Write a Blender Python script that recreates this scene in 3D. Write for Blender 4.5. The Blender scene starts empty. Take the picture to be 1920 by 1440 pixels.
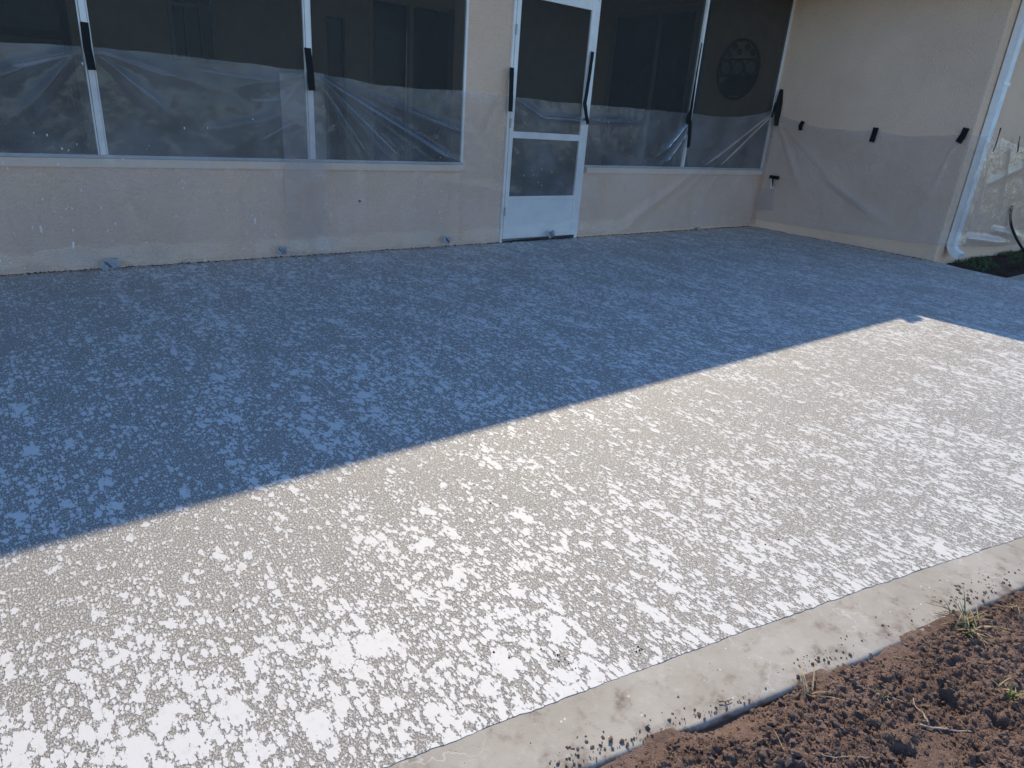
import bpy, bmesh, math, random
import numpy as np
from mathutils import Vector, Matrix, noise as mnoise

random.seed(7)
rng = np.random.default_rng(7)
scene = bpy.context.scene
C = scene.collection

# ------------------------------------------------------------------ camera, world, sun, exposure
cam_d = bpy.data.cameras.new('camera')
cam = bpy.data.objects.new('camera', cam_d)
C.objects.link(cam)
cam_d.sensor_fit = 'HORIZONTAL'
cam_d.sensor_width = 36.0
cam_d.lens = 23.597
cam_d.clip_start = 0.05
cam_d.clip_end = 2000
cx = Vector((0.7895, -0.6097, 0.0704)); cy = Vector((0.1767, 0.3356, 0.9253)); cz = Vector((-0.5878, -0.718, 0.3727))
m = Matrix.Identity(4)
for i in range(3):
    m[i][0] = cx[i]; m[i][1] = cy[i]; m[i][2] = cz[i]
m.translation = Vector((-8.0615, -5.1487, 1.1494))
cam.matrix_world = m
scene.camera = cam

KX, KY = 0.7875, 0.961                     # shadow shift per metre of height
SUN_EL = math.atan(1 / math.hypot(KX, KY))
SUN_AZ = math.atan2(KX, KY)                # from +Y towards +X
world = bpy.data.worlds.new('World')
scene.world = world
world.use_nodes = True
wn = world.node_tree
sky = wn.nodes.new('ShaderNodeTexSky')
sky.sky_type = 'NISHITA'
sky.sun_disc = False
sky.sun_elevation = SUN_EL
sky.sun_rotation = SUN_AZ
sky.air_density = 1.0
sky.dust_density = 0.0
sky.ozone_density = 6.0
wn.links.new(sky.outputs[0], wn.nodes['Background'].inputs[0])
wn.nodes['Background'].inputs[1].default_value = 0.15

sun_d = bpy.data.lights.new('sun', 'SUN')
sun_d.energy = 3.5
sun_d.angle = math.radians(0.53)
sun_d.color = (1.0, 0.865, 0.66)
sun = bpy.data.objects.new('sun', sun_d)
C.objects.link(sun)
sun.location = (6, 8, 12)
sun.rotation_euler = Vector((-KX, -KY, -1)).to_track_quat('-Z', 'Y').to_euler()

vs = scene.view_settings
vs.view_transform = 'Standard'
vs.look = 'None'
vs.exposure = 0.57
vs.gamma = 1.0
vs.use_curve_mapping = False
scene.render.engine = 'CYCLES'
scene.cycles.transparent_max_bounces = 16
scene.cycles.max_bounces = 7
scene.cycles.diffuse_bounces = 4

# ------------------------------------------------------------------ helpers: tags and meshes
def tag(o, label=None, cat=None, group=None, kind=None):
    if label: o['label'] = label
    if cat: o['category'] = cat
    if group: o['group'] = group
    if kind: o['kind'] = kind
    return o

def empty(name, loc=(0, 0, 0)):
    o = bpy.data.objects.new(name, None)
    o.empty_display_size = 0.1
    o.location = loc
    C.objects.link(o)
    return o

def link(name, me, mat=None, parent=None, smooth=False):
    o = bpy.data.objects.new(name, me)
    C.objects.link(o)
    if mat is not None: me.materials.append(mat)
    if parent is not None:
        o.parent = parent
        w = parent.location.copy(); p = parent.parent
        while p is not None:
            w += p.location; p = p.parent
        o.location = -w          # meshes are written in world coordinates
    if smooth:
        me.polygons.foreach_set('use_smooth', [True] * len(me.polygons))
    return o

class MB:
    def __init__(s): s.v = []; s.f = []
    def add(s, vs_, fs):
        b = len(s.v); s.v += [tuple(v) for v in vs_]; s.f += [tuple(b + i for i in f) for f in fs]; return s
    def box(s, x0, x1, y0, y1, z0, z1):
        return s.add([(x0, y0, z0), (x1, y0, z0), (x1, y1, z0), (x0, y1, z0), (x0, y0, z1), (x1, y0, z1), (x1, y1, z1), (x0, y1, z1)],
                     [(0, 3, 2, 1), (4, 5, 6, 7), (0, 1, 5, 4), (1, 2, 6, 5), (2, 3, 7, 6), (3, 0, 4, 7)])
    def tube(s, pts, r, n=8, cap=True):
        pts = [Vector(p) for p in pts]
        rs = r if isinstance(r, (list, tuple)) else [r] * len(pts)
        b = len(s.v); up = Vector((0.13, 0.21, 0.97)).normalized()
        for i, p in enumerate(pts):
            t = (pts[min(i + 1, len(pts) - 1)] - pts[max(i - 1, 0)]).normalized()
            a = t.cross(up)
            if a.length < 1e-4: a = t.cross(Vector((1, 0, 0)))
            a.normalize(); c = t.cross(a)
            for k in range(n):
                q = 2 * math.pi * k / n
                s.v.append(tuple(p + (a * math.cos(q) + c * math.sin(q)) * rs[i]))
        for i in range(len(pts) - 1):
            for k in range(n):
                k2 = (k + 1) % n
                s.f.append((b + i * n + k, b + i * n + k2, b + (i + 1) * n + k2, b + (i + 1) * n + k))
        if cap:
            s.f.append(tuple(b + k for k in range(n))); s.f.append(tuple(b + (len(pts) - 1) * n + k for k in reversed(range(n))))
        return s
    def mesh(s, name, bevel=0.0):
        me = bpy.data.meshes.new(name)
        me.from_pydata(s.v, [], s.f); me.validate(); me.update()
        bm = bmesh.new(); bm.from_mesh(me)
        bmesh.ops.recalc_face_normals(bm, faces=bm.faces)
        if bevel:
            es = [e for e in bm.edges if len(e.link_faces) == 2 and e.calc_face_angle(0) > 0.6]
            bmesh.ops.bevel(bm, geom=es, offset=bevel, segments=2, profile=0.6, affect='EDGES', clamp_overlap=True)
        bm.to_mesh(me); bm.free()
        return me
    def build(s, name, mat, parent=None, bevel=0.0, smooth=False):
        return link(name, s.mesh(name, bevel), mat, parent, smooth)

def grid_mesh(name, P):
    """P: array (nu, nv, 3)"""
    nu, nv, _ = P.shape
    idx = np.arange(nu * nv).reshape(nu, nv)
    q = np.stack([idx[:-1, :-1], idx[1:, :-1], idx[1:, 1:], idx[:-1, 1:]], -1).reshape(-1, 4)
    me = bpy.data.meshes.new(name)
    me.from_pydata(P.reshape(-1, 3).tolist(), [], q.tolist()); me.update()
    return me

# vectorised gradient noise
_perm = rng.permutation(512)
_g = rng.uniform(0, 2 * math.pi, 512)
def pnoise(x, y, seed=0):
    x = np.asarray(x, float); y = np.asarray(y, float)
    xi = np.floor(x).astype(int); yi = np.floor(y).astype(int); xf = x - xi; yf = y - yi
    def gr(ix, iy, dx, dy):
        h = _g[_perm[(_perm[(ix + seed * 37) % 512] + iy) % 512]]
        return np.cos(h) * dx + np.sin(h) * dy
    u = xf * xf * xf * (xf * (xf * 6 - 15) + 10); v = yf * yf * yf * (yf * (yf * 6 - 15) + 10)
    a = gr(xi, yi, xf, yf); b = gr(xi + 1, yi, xf - 1, yf); c = gr(xi, yi + 1, xf, yf - 1); d = gr(xi + 1, yi + 1, xf - 1, yf - 1)
    return (a + (b - a) * u) * (1 - v) + (c + (d - c) * u) * v
def fbm(x, y, o=4, seed=0, gain=0.5):
    r = 0; a = 1
    for k in range(o):
        r = r + a * pnoise(x * 2 ** k, y * 2 ** k, seed + k); a *= gain
    return r
def sstep(a, b, x):
    t = np.clip((x - a) / (b - a), 0, 1); return t * t * (3 - 2 * t)

# ------------------------------------------------------------------ materials
class NT:
    def __init__(s, name):
        s.m = bpy.data.materials.new(name); s.m.use_nodes = True
        s.n = s.m.node_tree.nodes; s.l = s.m.node_tree.links
        s.p = s.n['Principled BSDF']; s.out = s.n['Material Output']
    def node(s, t, **kw):
        n = s.n.new(t)
        for k, v in kw.items(): setattr(n, k, v)
        return n
    def put(s, sock, v):
        if isinstance(v, bpy.types.NodeSocket): s.l.new(v, sock)
        elif v is not None: sock.default_value = v
    def co(s):
        return s.node('ShaderNodeTexCoord').outputs['Object']
    def mapping(s, v, sc=(1, 1, 1), loc=(0, 0, 0)):
        n = s.node('ShaderNodeMapping'); s.l.new(v, n.inputs[0]); n.inputs['Scale'].default_value = sc; n.inputs['Location'].default_value = loc
        return n.outputs[0]
    dims = '3D'
    def noise(s, v, scale, detail=3, rough=0.55, out=0, dist=0):
        n = s.node('ShaderNodeTexNoise', noise_dimensions=s.dims); s.l.new(v, n.inputs['Vector'])
        n.inputs['Scale'].default_value = scale; n.inputs['Detail'].default_value = detail; n.inputs['Roughness'].default_value = rough
        n.inputs['Distortion'].default_value = dist
        return n.outputs[out]
    def voro(s, v, scale, feature='F1', rand=1.0):
        n = s.node('ShaderNodeTexVoronoi', feature=feature, voronoi_dimensions=s.dims); s.l.new(v, n.inputs['Vector'])
        n.inputs['Scale'].default_value = scale; n.inputs['Randomness'].default_value = rand
        return n
    def math(s, op, a, b=None, c=None, clamp=False):
        n = s.node('ShaderNodeMath', operation=op); n.use_clamp = clamp
        s.put(n.inputs[0], a); s.put(n.inputs[1], b)
        if c is not None: s.put(n.inputs[2], c)
        return n.outputs[0]
    def vmath(s, op, a, b, scale=None):
        n = s.node('ShaderNodeVectorMath', operation=op); s.put(n.inputs[0], a); s.put(n.inputs[1], b)
        if scale is not None: s.put(n.inputs['Scale'], scale)
        return n.outputs[0]
    def ramp(s, v, a, b, lo=0.0, hi=1.0, smooth=True):
        n = s.node('ShaderNodeMapRange'); n.interpolation_type = 'SMOOTHSTEP' if smooth else 'LINEAR'
        s.put(n.inputs[0], v); n.inputs[1].default_value = a; n.inputs[2].default_value = b
        n.inputs[3].default_value = lo; n.inputs[4].default_value = hi
        return n.outputs[0]
    def mix(s, f, a, b, mode='MIX'):
        n = s.node('ShaderNodeMix', data_type='RGBA', blend_type=mode); s.put(n.inputs[0], f)
        s.put(n.inputs[6], a if not isinstance(a, tuple) else (*a, 1)); s.put(n.inputs[7], b if not isinstance(b, tuple) else (*b, 1))
        return n.outputs[2]
    def bump(s, h, dist, strength=1.0, normal=None):
        n = s.node('ShaderNodeBump'); n.inputs['Distance'].default_value = dist; n.inputs['Strength'].default_value = strength
        s.l.new(h, n.inputs['Height'])
        if normal is not None: s.l.new(normal, n.inputs['Normal'])
        return n.outputs[0]
    def sep(s, v):
        n = s.node('ShaderNodeSeparateXYZ'); s.l.new(v, n.inputs[0]); return n.outputs
    def set(s, color=None, rough=None, normal=None, spec=None, metal=None):
        if color is not None: s.put(s.p.inputs['Base Color'], (*color, 1) if isinstance(color, tuple) else color)
        if rough is not None: s.put(s.p.inputs['Roughness'], rough)
        if normal is not None: s.l.new(normal, s.p.inputs['Normal'])
        if spec is not None: s.p.inputs['Specular IOR Level'].default_value = spec
        if metal is not None: s.p.inputs['Metallic'].default_value = metal
        return s.m

def mat_knockdown():
    t = NT('knockdown concrete overlay'); t.dims = '2D'
    co = t.co()
    base = t.mapping(co, (1, 0.54, 1))                               # trowel passes run along Y
    dens = t.noise(t.mapping(co, (1.5, 0.9, 1)), 1.0, 2, 0.6)
    dens2 = t.noise(t.mapping(co, (6.5, 2.2, 1), (3, 7, 0)), 1.0, 2, 0.6)
    d = t.math('ADD', t.ramp(dens, 0.3, 0.7, -0.055, 0.065, False), t.ramp(dens2, 0.3, 0.7, -0.12, 0.12, False))
    ys = t.sep(co)[1]; xs_ = t.sep(co)[0]
    thin = t.math('MULTIPLY', t.ramp(t.math('ABSOLUTE', t.math('ADD', ys, 3.60)), 0.12, 0.50, 1, 0), t.ramp(xs_, -4.2, -3.0, 1, 0))   # a pass with less mix
    d = t.math('MULTIPLY_ADD', thin, -0.12, d)
    rich = t.math('MULTIPLY', t.ramp(xs_, -6.7, -7.8, 0.0, 0.15), t.ramp(ys, -3.3, -3.9, -0.45, 1.0))  # denser flats at near left, thinned inside the shadow to darken that shade
    d = t.math('ADD', d, rich)
    fields = []
    for sc, off, amp, dw in ((17, -0.64, 0.99, 0.8), (30, -0.41, 0.84, 1.0), (56, -0.275, 0.80, 1.0), (112, -0.165, 0.69, 0.8)):
        wv = t.vmath('SUBTRACT', t.noise(base, sc * 1.9, 3, 0.65, out=1), (0.5, 0.5, 0.5))
        wc = t.vmath('ADD', base, t.vmath('SCALE', wv, (0, 0, 0), 0.78 / sc))
        v = t.voro(t.vmath('ADD', wc, (sc * 0.37, sc * 0.11, 0)), sc)
        r = t.math('MULTIPLY_ADD', t.sep(v.outputs['Color'])[0], amp, off)
        r = t.math('MULTIPLY_ADD', d, dw, r)
        fields.append(t.math('SUBTRACT', r, v.outputs['Distance']))
    f = fields[0]
    for g in fields[1:]:
        f = t.math('MAXIMUM', f, g)
    rag = t.noise(base, 170, 2, 0.6)
    f = t.math('ADD', f, t.ramp(rag, 0.2, 0.8, -0.13, 0.13, False))
    mask = t.ramp(f, -0.015, 0.025)
    soft = t.ramp(f, -0.12, 0.05)
    grain = t.noise(co, 360, 2, 0.7)
    bcol = t.mix(t.ramp(grain, 0.30, 0.70), (0.148, 0.134, 0.117), (0.308, 0.284, 0.255))
    spk = t.ramp(t.noise(t.mapping(co, (1, .6, 1)), 260, 1, 0.6), 0.525, 0.60)
    bcol = t.mix(t.math('MULTIPLY', spk, 0.85), bcol, (0.575, 0.555, 0.52))
    big = t.noise(co, 1.3, 2, 0.6)
    wear = t.noise(co, 45, 3, 0.7)
    wcol = t.mix(t.ramp(big, 0.3, 0.7), (0.645, 0.635, 0.605), (0.645, 0.64, 0.62))
    wcol = t.mix(t.ramp(wear, 0.50, 0.8, 0, 0.5), wcol, (0.54, 0.51, 0.46))
    stain = t.ramp(t.noise(t.mapping(co, (1, 1, 1), (4, 9, 0)), 7, 2, 0.5), 0.72, 0.80, 0, 0.5)
    wcol = t.mix(stain, wcol, (0.64, 0.58, 0.50))
    col = t.mix(mask, bcol, wcol)
    h = t.math('MULTIPLY_ADD', t.math('SUBTRACT', 1.0, mask), t.math('MULTIPLY', grain, 1.1), soft)
    nrm = t.bump(h, 0.0018, 1.0)
    rough = t.ramp(mask, 0, 1, 0.55, 0.62)
    t.put(t.p.inputs['Specular IOR Level'], t.ramp(mask, 0, 1, 0.75, 0.40))
    return t.set(col, rough, nrm)

def mat_stucco(name, col, bumpd=0.008):
    t = NT(name); co = t.co()
    n1 = t.noise(co, 60, 4, 0.6); n2 = t.noise(co, 210, 2, 0.5); n3 = t.noise(co, 1.1, 3, 0.6)
    v = t.voro(co, 95, 'SMOOTH_F1')
    h = t.math('ADD', t.math('MULTIPLY', n1, 1.0), t.math('MULTIPLY', v.outputs['Distance'], 0.9))
    h = t.math('ADD', h, t.math('MULTIPLY', n2, 0.35))
    dk = tuple(c * 0.86 for c in col)
    c = t.mix(t.ramp(n3, 0.3, 0.7), dk, col)
    c = t.mix(t.ramp(n1, 0.35, 0.65, 0, 0.25), c, tuple(min(1, x * 1.12) for x in col))
    return t.set(c, 0.9, t.bump(h, bumpd), spec=0.2)

def mat_simple(name, col, rough=0.5, var=0.12, scale=20, metal=0, spec=0.5, bumpd=0.0, bscale=200):
    t = NT(name); co = t.co()
    n = t.noise(co, scale, 3, 0.6)
    c = t.mix(t.ramp(n, 0.3, 0.7), tuple(x * (1 - var) for x in col), tuple(min(1, x * (1 + var)) for x in col))
    nrm = t.bump(t.noise(co, bscale, 3, 0.6), bumpd) if bumpd else None
    return t.set(c, rough, nrm, spec, metal)

def mat_concrete():
    t = NT('smooth troweled concrete'); co = t.co()
    big = t.noise(co, 4, 4, 0.65); mid = t.noise(co, 22, 4, 0.7); fine = t.noise(co, 300, 2, 0.6)
    c = t.mix(t.ramp(big, 0.3, 0.7), (0.345, 0.308, 0.258), (0.43, 0.395, 0.342))
    c = t.mix(t.ramp(mid, 0.5, 0.75, 0, 0.35), c, (0.55, 0.515, 0.46))
    c = t.mix(t.ramp(t.noise(co, 6, 3, 0.7), 0.6, 0.75, 0, 0.45), c, (0.36, 0.285, 0.215))
    crack = t.voro(t.vmath('ADD', co, t.vmath('SCALE', t.noise(co, 9, 3, out=1), (0, 0, 0), 0.18)), 7, 'DISTANCE_TO_EDGE')
    line = t.math('MULTIPLY', t.ramp(crack.outputs['Distance'], 0.0, 0.016, 1, 0), t.ramp(t.noise(co, 3, 2), 0.5, 0.6, 0, 0.5))
    c = t.mix(line, c, (0.60, 0.58, 0.55))
    pit = t.voro(co, 120); pr = t.math('MULTIPLY', t.ramp(pit.outputs['Distance'], 0.10, 0.16, 1, 0), t.ramp(t.sep(pit.outputs['Color'])[0], 0.90, 0.92))
    c = t.mix(t.math('MULTIPLY', pr, 0.8), c, (0.14, 0.11, 0.09))
    sp = t.voro(co, 60); s2 = t.math('MULTIPLY', t.ramp(sp.outputs['Distance'], 0.10, 0.18, 1, 0), t.ramp(t.sep(sp.outputs['Color'])[1], 0.93, 0.94))
    c = t.mix(t.math('MULTIPLY', s2, 0.8), c, (0.74, 0.73, 0.71))
    h = t.math('ADD', t.math('MULTIPLY', mid, 0.7), t.math('MULTIPLY', fine, 0.25))
    h = t.math('SUBTRACT', h, t.math('MULTIPLY', pr, 0.4))
    z = t.sep(co)[2]
    dirt = t.math('MULTIPLY', t.ramp(t.math('ADD', z, t.math('MULTIPLY', t.math('SUBTRACT', t.noise(co, 16, 4, 0.7), 0.5), 0.05)), -0.018, -0.003, 1, 0), t.ramp(t.noise(co, 40, 4, 0.7), 0.3, 0.55, 0.75, 1.0))
    c = t.mix(dirt, c, (0.155, 0.115, 0.088))
    return t.set(c, 0.72, t.bump(h, 0.0016), spec=0.35)

def mat_soil(name='dry brown soil', k=1.02):
    t = NT(name); co = t.co()
    big = t.noise(co, 5, 4, 0.65); mid = t.noise(co, 60, 5, 0.7); fine = t.noise(co, 420, 3, 0.6)
    c = t.mix(t.ramp(big, 0.3, 0.7), (0.190 * k, 0.126 * k, 0.096 * k), (0.29 * k, 0.200 * k, 0.160 * k))
    c = t.mix(t.ramp(mid, 0.4, 0.7, 0, 0.6), c, (0.135 * k, 0.088 * k, 0.067 * k))
    sp = t.voro(co, 210); s2 = t.math('MULTIPLY', t.ramp(sp.outputs['Distance'], 0.2, 0.35, 1, 0), t.ramp(t.sep(sp.outputs['Color'])[1], 0.88, 0.9))
    c = t.mix(t.math('MULTIPLY', s2, 0.6), c, (0.42, 0.33, 0.27))
    h = t.math('ADD', t.math('MULTIPLY', mid, 1.0), t.math('MULTIPLY', fine, 0.5))
    return t.set(c, 0.96, t.bump(h, 0.009), spec=0.1)

def mat_film(name='clear polythene film', haze=0.115, crinkle=0.0012, specks=1.0, gloss=0.5, rough=0.07):
    t = NT(name); co = t.co()
    t.n.remove(t.p)
    n1 = t.noise(t.mapping(co, (1, 1, 1)), 7, 4, 0.65, dist=1.2); n2 = t.noise(co, 38, 3, 0.6, dist=0.8)
    h = t.math('ADD', n1, t.math('MULTIPLY', n2, 0.16))
    nrm = t.bump(h, crinkle * 6, 0.35)
    tr = t.node('ShaderNodeBsdfTransparent'); tr.inputs[0].default_value = (0.93, 0.94, 0.96, 1)
    df = t.node('ShaderNodeBsdfDiffuse'); df.inputs[0].default_value = (0.85, 0.81, 0.83, 1); t.l.new(nrm, df.inputs['Normal'])
    gl = t.node('ShaderNodeBsdfGlossy'); gl.inputs['Roughness'].default_value = rough; gl.inputs[0].default_value = (0.95, 0.95, 0.95, 1)
    t.l.new(nrm, gl.inputs['Normal'])
    hz = t.math('MULTIPLY', t.ramp(t.noise(co, 2.3, 4, 0.65), 0.3, 0.75, 0.55, 1.5), haze)
    m1 = t.node('ShaderNodeMixShader'); t.l.new(hz, m1.inputs[0]); t.l.new(tr.outputs[0], m1.inputs[1]); t.l.new(df.outputs[0], m1.inputs[2])
    fr = t.node('ShaderNodeFresnel'); fr.inputs['IOR'].default_value = 1.48; t.l.new(nrm, fr.inputs['Normal'])
    fac = t.math('MULTIPLY', fr.outputs[0], gloss, clamp=True)
    m2 = t.node('ShaderNodeMixShader'); t.l.new(fac, m2.inputs[0]); t.l.new(m1.outputs[0], m2.inputs[1]); t.l.new(gl.outputs[0], m2.inputs[2])
    # overspray: white droplets and short runs, thicker near the slab
    z = t.sep(co)[2]
    cs = t.mapping(co, (1, 1, 0.42))
    vv = t.voro(t.vmath('ADD', cs, t.vmath('SCALE', t.noise(co, 120, 2, out=1), (0, 0, 0), 0.006)), 62)
    low = t.ramp(z, 0.05, 0.9, 0.40, 0.035)
    clump = t.ramp(t.noise(co, 3.2, 3, 0.6), 0.42, 0.66, 0.15, 1.0)
    thr = t.math('SUBTRACT', 0.985, t.math('MULTIPLY', t.math('MULTIPLY', low, clump), specks))
    on = t.math('GREATER_THAN', t.sep(vv.outputs['Color'])[0], thr)
    rad = t.math('MULTIPLY_ADD', t.sep(vv.outputs['Color'])[1], 0.15, 0.08)
    dot = t.math('MULTIPLY', on, t.math('LESS_THAN', vv.outputs['Distance'], rad))
    v2 = t.voro(t.vmath('ADD', t.mapping(co, (1, 1, 0.24), (5, 2, 1)), t.vmath('SCALE', t.noise(co, 70, 2, out=1), (0, 0, 0), 0.016)), 26)
    thr2 = t.math('SUBTRACT', 1.0, t.math('MULTIPLY', t.math('MULTIPLY', t.ramp(z, 0.03, 0.50, 0.75, 0.0), t.ramp(t.noise(co, 4.1, 2, 0.6), 0.46, 0.62, 0.08, 1.0)), specks))
    on2 = t.math('GREATER_THAN', t.sep(v2.outputs['Color'])[0], thr2)
    dot2 = t.math('MULTIPLY', on2, t.math('LESS_THAN', v2.outputs['Distance'], t.math('MULTIPLY_ADD', t.sep(v2.outputs['Color'])[1], 0.14, 0.05)))
    dot = t.math('MAXIMUM', dot, dot2)
    wd = t.node('ShaderNodeBsdfDiffuse'); wd.inputs[0].default_value = (0.84, 0.85, 0.86, 1)
    m3 = t.node('ShaderNodeMixShader'); t.l.new(t.math('MULTIPLY', dot, 0.75), m3.inputs[0]); t.l.new(m2.outputs[0], m3.inputs[1]); t.l.new(wd.outputs[0], m3.inputs[2])
    t.l.new(m3.outputs[0], t.out.inputs[0])
    return t.m

def mat_screen():
    t = NT('charcoal insect screen'); co = t.co()
    t.n.remove(t.p)
    tr = t.node('ShaderNodeBsdfTransparent')
    df = t.node('ShaderNodeBsdfDiffuse'); df.inputs[0].default_value = (0.075, 0.075, 0.07, 1)
    m1 = t.node('ShaderNodeMixShader')
    t.l.new(t.ramp(t.noise(co, 3, 3, 0.6), 0.3, 0.7, 0.40, 0.46), m1.inputs[0])
    t.l.new(tr.outputs[0], m1.inputs[1]); t.l.new(df.outputs[0], m1.inputs[2])
    vv = t.voro(co, 13)
    on = t.math('GREATER_THAN', t.sep(vv.outputs['Color'])[0], 0.90)
    rad = t.math('MULTIPLY_ADD', t.sep(vv.outputs['Color'])[1], 0.05, 0.015)
    dot = t.math('MULTIPLY', on, t.math('LESS_THAN', vv.outputs['Distance'], rad))
    wd = t.node('ShaderNodeBsdfDiffuse'); wd.inputs[0].default_value = (0.6, 0.6, 0.6, 1)
    m3 = t.node('ShaderNodeMixShader'); t.l.new(dot, m3.inputs[0]); t.l.new(m1.outputs[0], m3.inputs[1]); t.l.new(wd.outputs[0], m3.inputs[2])
    t.l.new(m3.outputs[0], t.out.inputs[0])
    return t.m

M = {}
M['slab'] = mat_knockdown()
M['stucco'] = mat_stucco('tan stucco', (0.87, 0.61, 0.435))
M['sill'] = mat_stucco('painted sill', (0.86, 0.66, 0.50), 0.0015)
M['in_wall'] = mat_stucco('lanai wall paint', (0.72, 0.64, 0.50), 0.002)
M['white'] = mat_simple('white aluminium', (0.84, 0.82, 0.78), 0.4, 0.05, 6)
M['grey_alu'] = mat_simple('grey frame rail', (0.42, 0.43, 0.43), 0.45, 0.08, 9)
M['white_pvc'] = mat_simple('white downspout paint', (0.80, 0.81, 0.80), 0.45, 0.06, 9)
M['kick'] = mat_simple('white kick panel', (0.80, 0.78, 0.74), 0.35, 0.05, 3)
M['screen'] = mat_screen()
M['film'] = mat_film()
M['film_r'] = mat_film('crinkled polythene film', 0.10, 0.006, 0.25, 0.6, 0.12)
M['film_streak'] = mat_film('glossy polythene for sky streaks', 0.05, 0.002, 0.3, 1.9, 0.20)  # shinier than the sheet, so the added fold strips show as sky streaks
M['film_p'] = mat_film('pier polythene film', 0.11, 0.0014, 0.35)
M['tape'] = mat_simple('black tape', (0.010, 0.010, 0.011), 0.6, 0.3, 60, spec=0.22, bumpd=0.001, bscale=300)
M['silver'] = mat_simple('silver duct tape', (0.28, 0.30, 0.33), 0.4, 0.25, 90, bumpd=0.002, bscale=120)
M['paper'] = mat_simple('frosted plastic scrap', (0.62, 0.64, 0.66), 0.5, 0.1, 30)
M['concrete'] = mat_concrete()
M['soil'] = mat_soil()
M['soil_dark'] = mat_soil('darker brown soil', 0.30)  # same soil mix in a much darker colour
M['roof'] = mat_simple('brown shingles', (0.10, 0.085, 0.075), 0.9, 0.25, 12, bumpd=0.01, bscale=30)
M['soffit'] = mat_simple('soffit paint', (0.80, 0.78, 0.72), 0.7)
M['dark_glass'] = mat_simple('dark window glass', (0.012, 0.016, 0.018), 0.08, 0.2, 2)
M['green_view'] = mat_simple('pane painted garden green', (0.05, 0.068, 0.045), 0.25, 0.35, 4)  # dim green of the garden view put into the pane colour
M['bronze'] = mat_simple('dark metal', (0.03, 0.028, 0.025), 0.5)
M['disc'] = mat_simple('verdigris disc', (0.34, 0.38, 0.33), 0.6)
M['hose'] = mat_simple('black rubber hose', (0.018, 0.02, 0.024), 0.5)
M['leaf'] = mat_simple('green leaf', (0.075, 0.12, 0.035), 0.55, 0.5, 30)
M['grass'] = mat_simple('young grass', (0.16, 0.22, 0.06), 0.5, 0.35, 60)
M['dry'] = mat_simple('dry straw', (0.36, 0.27, 0.15), 0.7, 0.3, 60)
M['root'] = mat_simple('pale dead root', (0.40, 0.32, 0.25), 0.8, 0.25, 80)
M['twig'] = mat_simple('brown twig', (0.14, 0.10, 0.07), 0.85, 0.3, 80)
M['stone'] = mat_simple('pebble', (0.36, 0.33, 0.29), 0.85, 0.2, 60)
M['tile'] = mat_simple('lanai floor', (0.30, 0.27, 0.23), 0.6, 0.1, 3)
M['bolt'] = mat_simple('dull steel', (0.35, 0.36, 0.36), 0.4, 0.1, 20, metal=0.8)
M['curtain'] = mat_simple('curtain', (0.20, 0.165, 0.16), 0.9)

# ------------------------------------------------------------------ ground sheets
SE = np.array([-0.0172, -0.2084, -4.5569])       # slab edge  y(x+6.5)
KE = np.array([0.0, -0.2050, -4.7400])           # kerb outer edge
def slab_y(x):
    u = np.clip(np.asarray(x, float) + 6.5, -1.6, 1.4)
    y = np.polyval(SE, u); s = 2 * SE[0] * u + SE[1]
    return y + s * (np.asarray(x, float) + 6.5 - u)
def kerb_y(x):
    u = np.asarray(x, float) + 6.5
    base = KE[2] + KE[1] * u + 0.0200 * np.clip(u, -1.2, 0.8) ** 2
    y = base + 0.006 * pnoise(u * 3.1, 0 * u + 3.3) + 0.004 * pnoise(u * 9, 0 * u + 8.1)
    return np.minimum(y, slab_y(x) - 0.12)

me = MB().add([(-400, -400, -0.22), (400, -400, -0.22), (400, 400, -0.22), (-400, 400, -0.22)], [(0, 1, 2, 3)]).mesh('ground')
gm = NT('rough yard ground'); gco = gm.co()
gc = gm.mix(gm.ramp(gm.noise(gco, 0.6, 4, 0.6), 0.4, 0.6), (0.16, 0.12, 0.085), (0.085, 0.115, 0.04))
tag(link('ground', me, gm.set(gc, 0.95, gm.bump(gm.noise(gco, 30, 4), 0.03), spec=0.1)), 'rough yard ground around the house', 'ground', kind='structure')

# patio slab with the knockdown finish
xs = np.arange(-11.0, -0.2001 + 0.012, 0.012); xs[-1] = -0.2
ye = slab_y(xs) + 0.0050 * pnoise(xs * 11, xs * 0 + 1.7) + 0.0045 * pnoise(xs * 47, xs * 0 + 4.2)
b = MB(); n = len(xs)
V = [(x, 0.03, 0) for x in xs] + [(x, y, 0) for x, y in zip(xs, ye)] + [(x, y + 0.0006, -0.2) for x, y in zip(xs, ye)]
F = [(i, n + i, n + i + 1, i + 1) for i in range(n - 1)] + [(n + i, 2 * n + i, 2 * n + i + 1, n + i + 1) for i in range(n - 1)]
b.add(V, F)
yb = [0.03, -2.31, -2.60, -3.0, -3.2, float(ye[-1])]
xr = [0.0, -0.01, -0.12, -0.178, -0.188, -0.19]
V = []
for y, x in zip(yb, xr): V += [(-0.2, y, 0), (x, y, 0), (x, y, -0.2)]
F = []
for i in range(len(yb) - 1):
    a = 3 * i; c = a + 3
    F += [(a, c, c + 1, a + 1), (a + 1, c + 1, c + 2, a + 2)]
b.add(V, F)
tag(b.build('patio', M['slab']), 'patio slab with white knockdown texture over beige concrete', 'patio', kind='structure')

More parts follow.
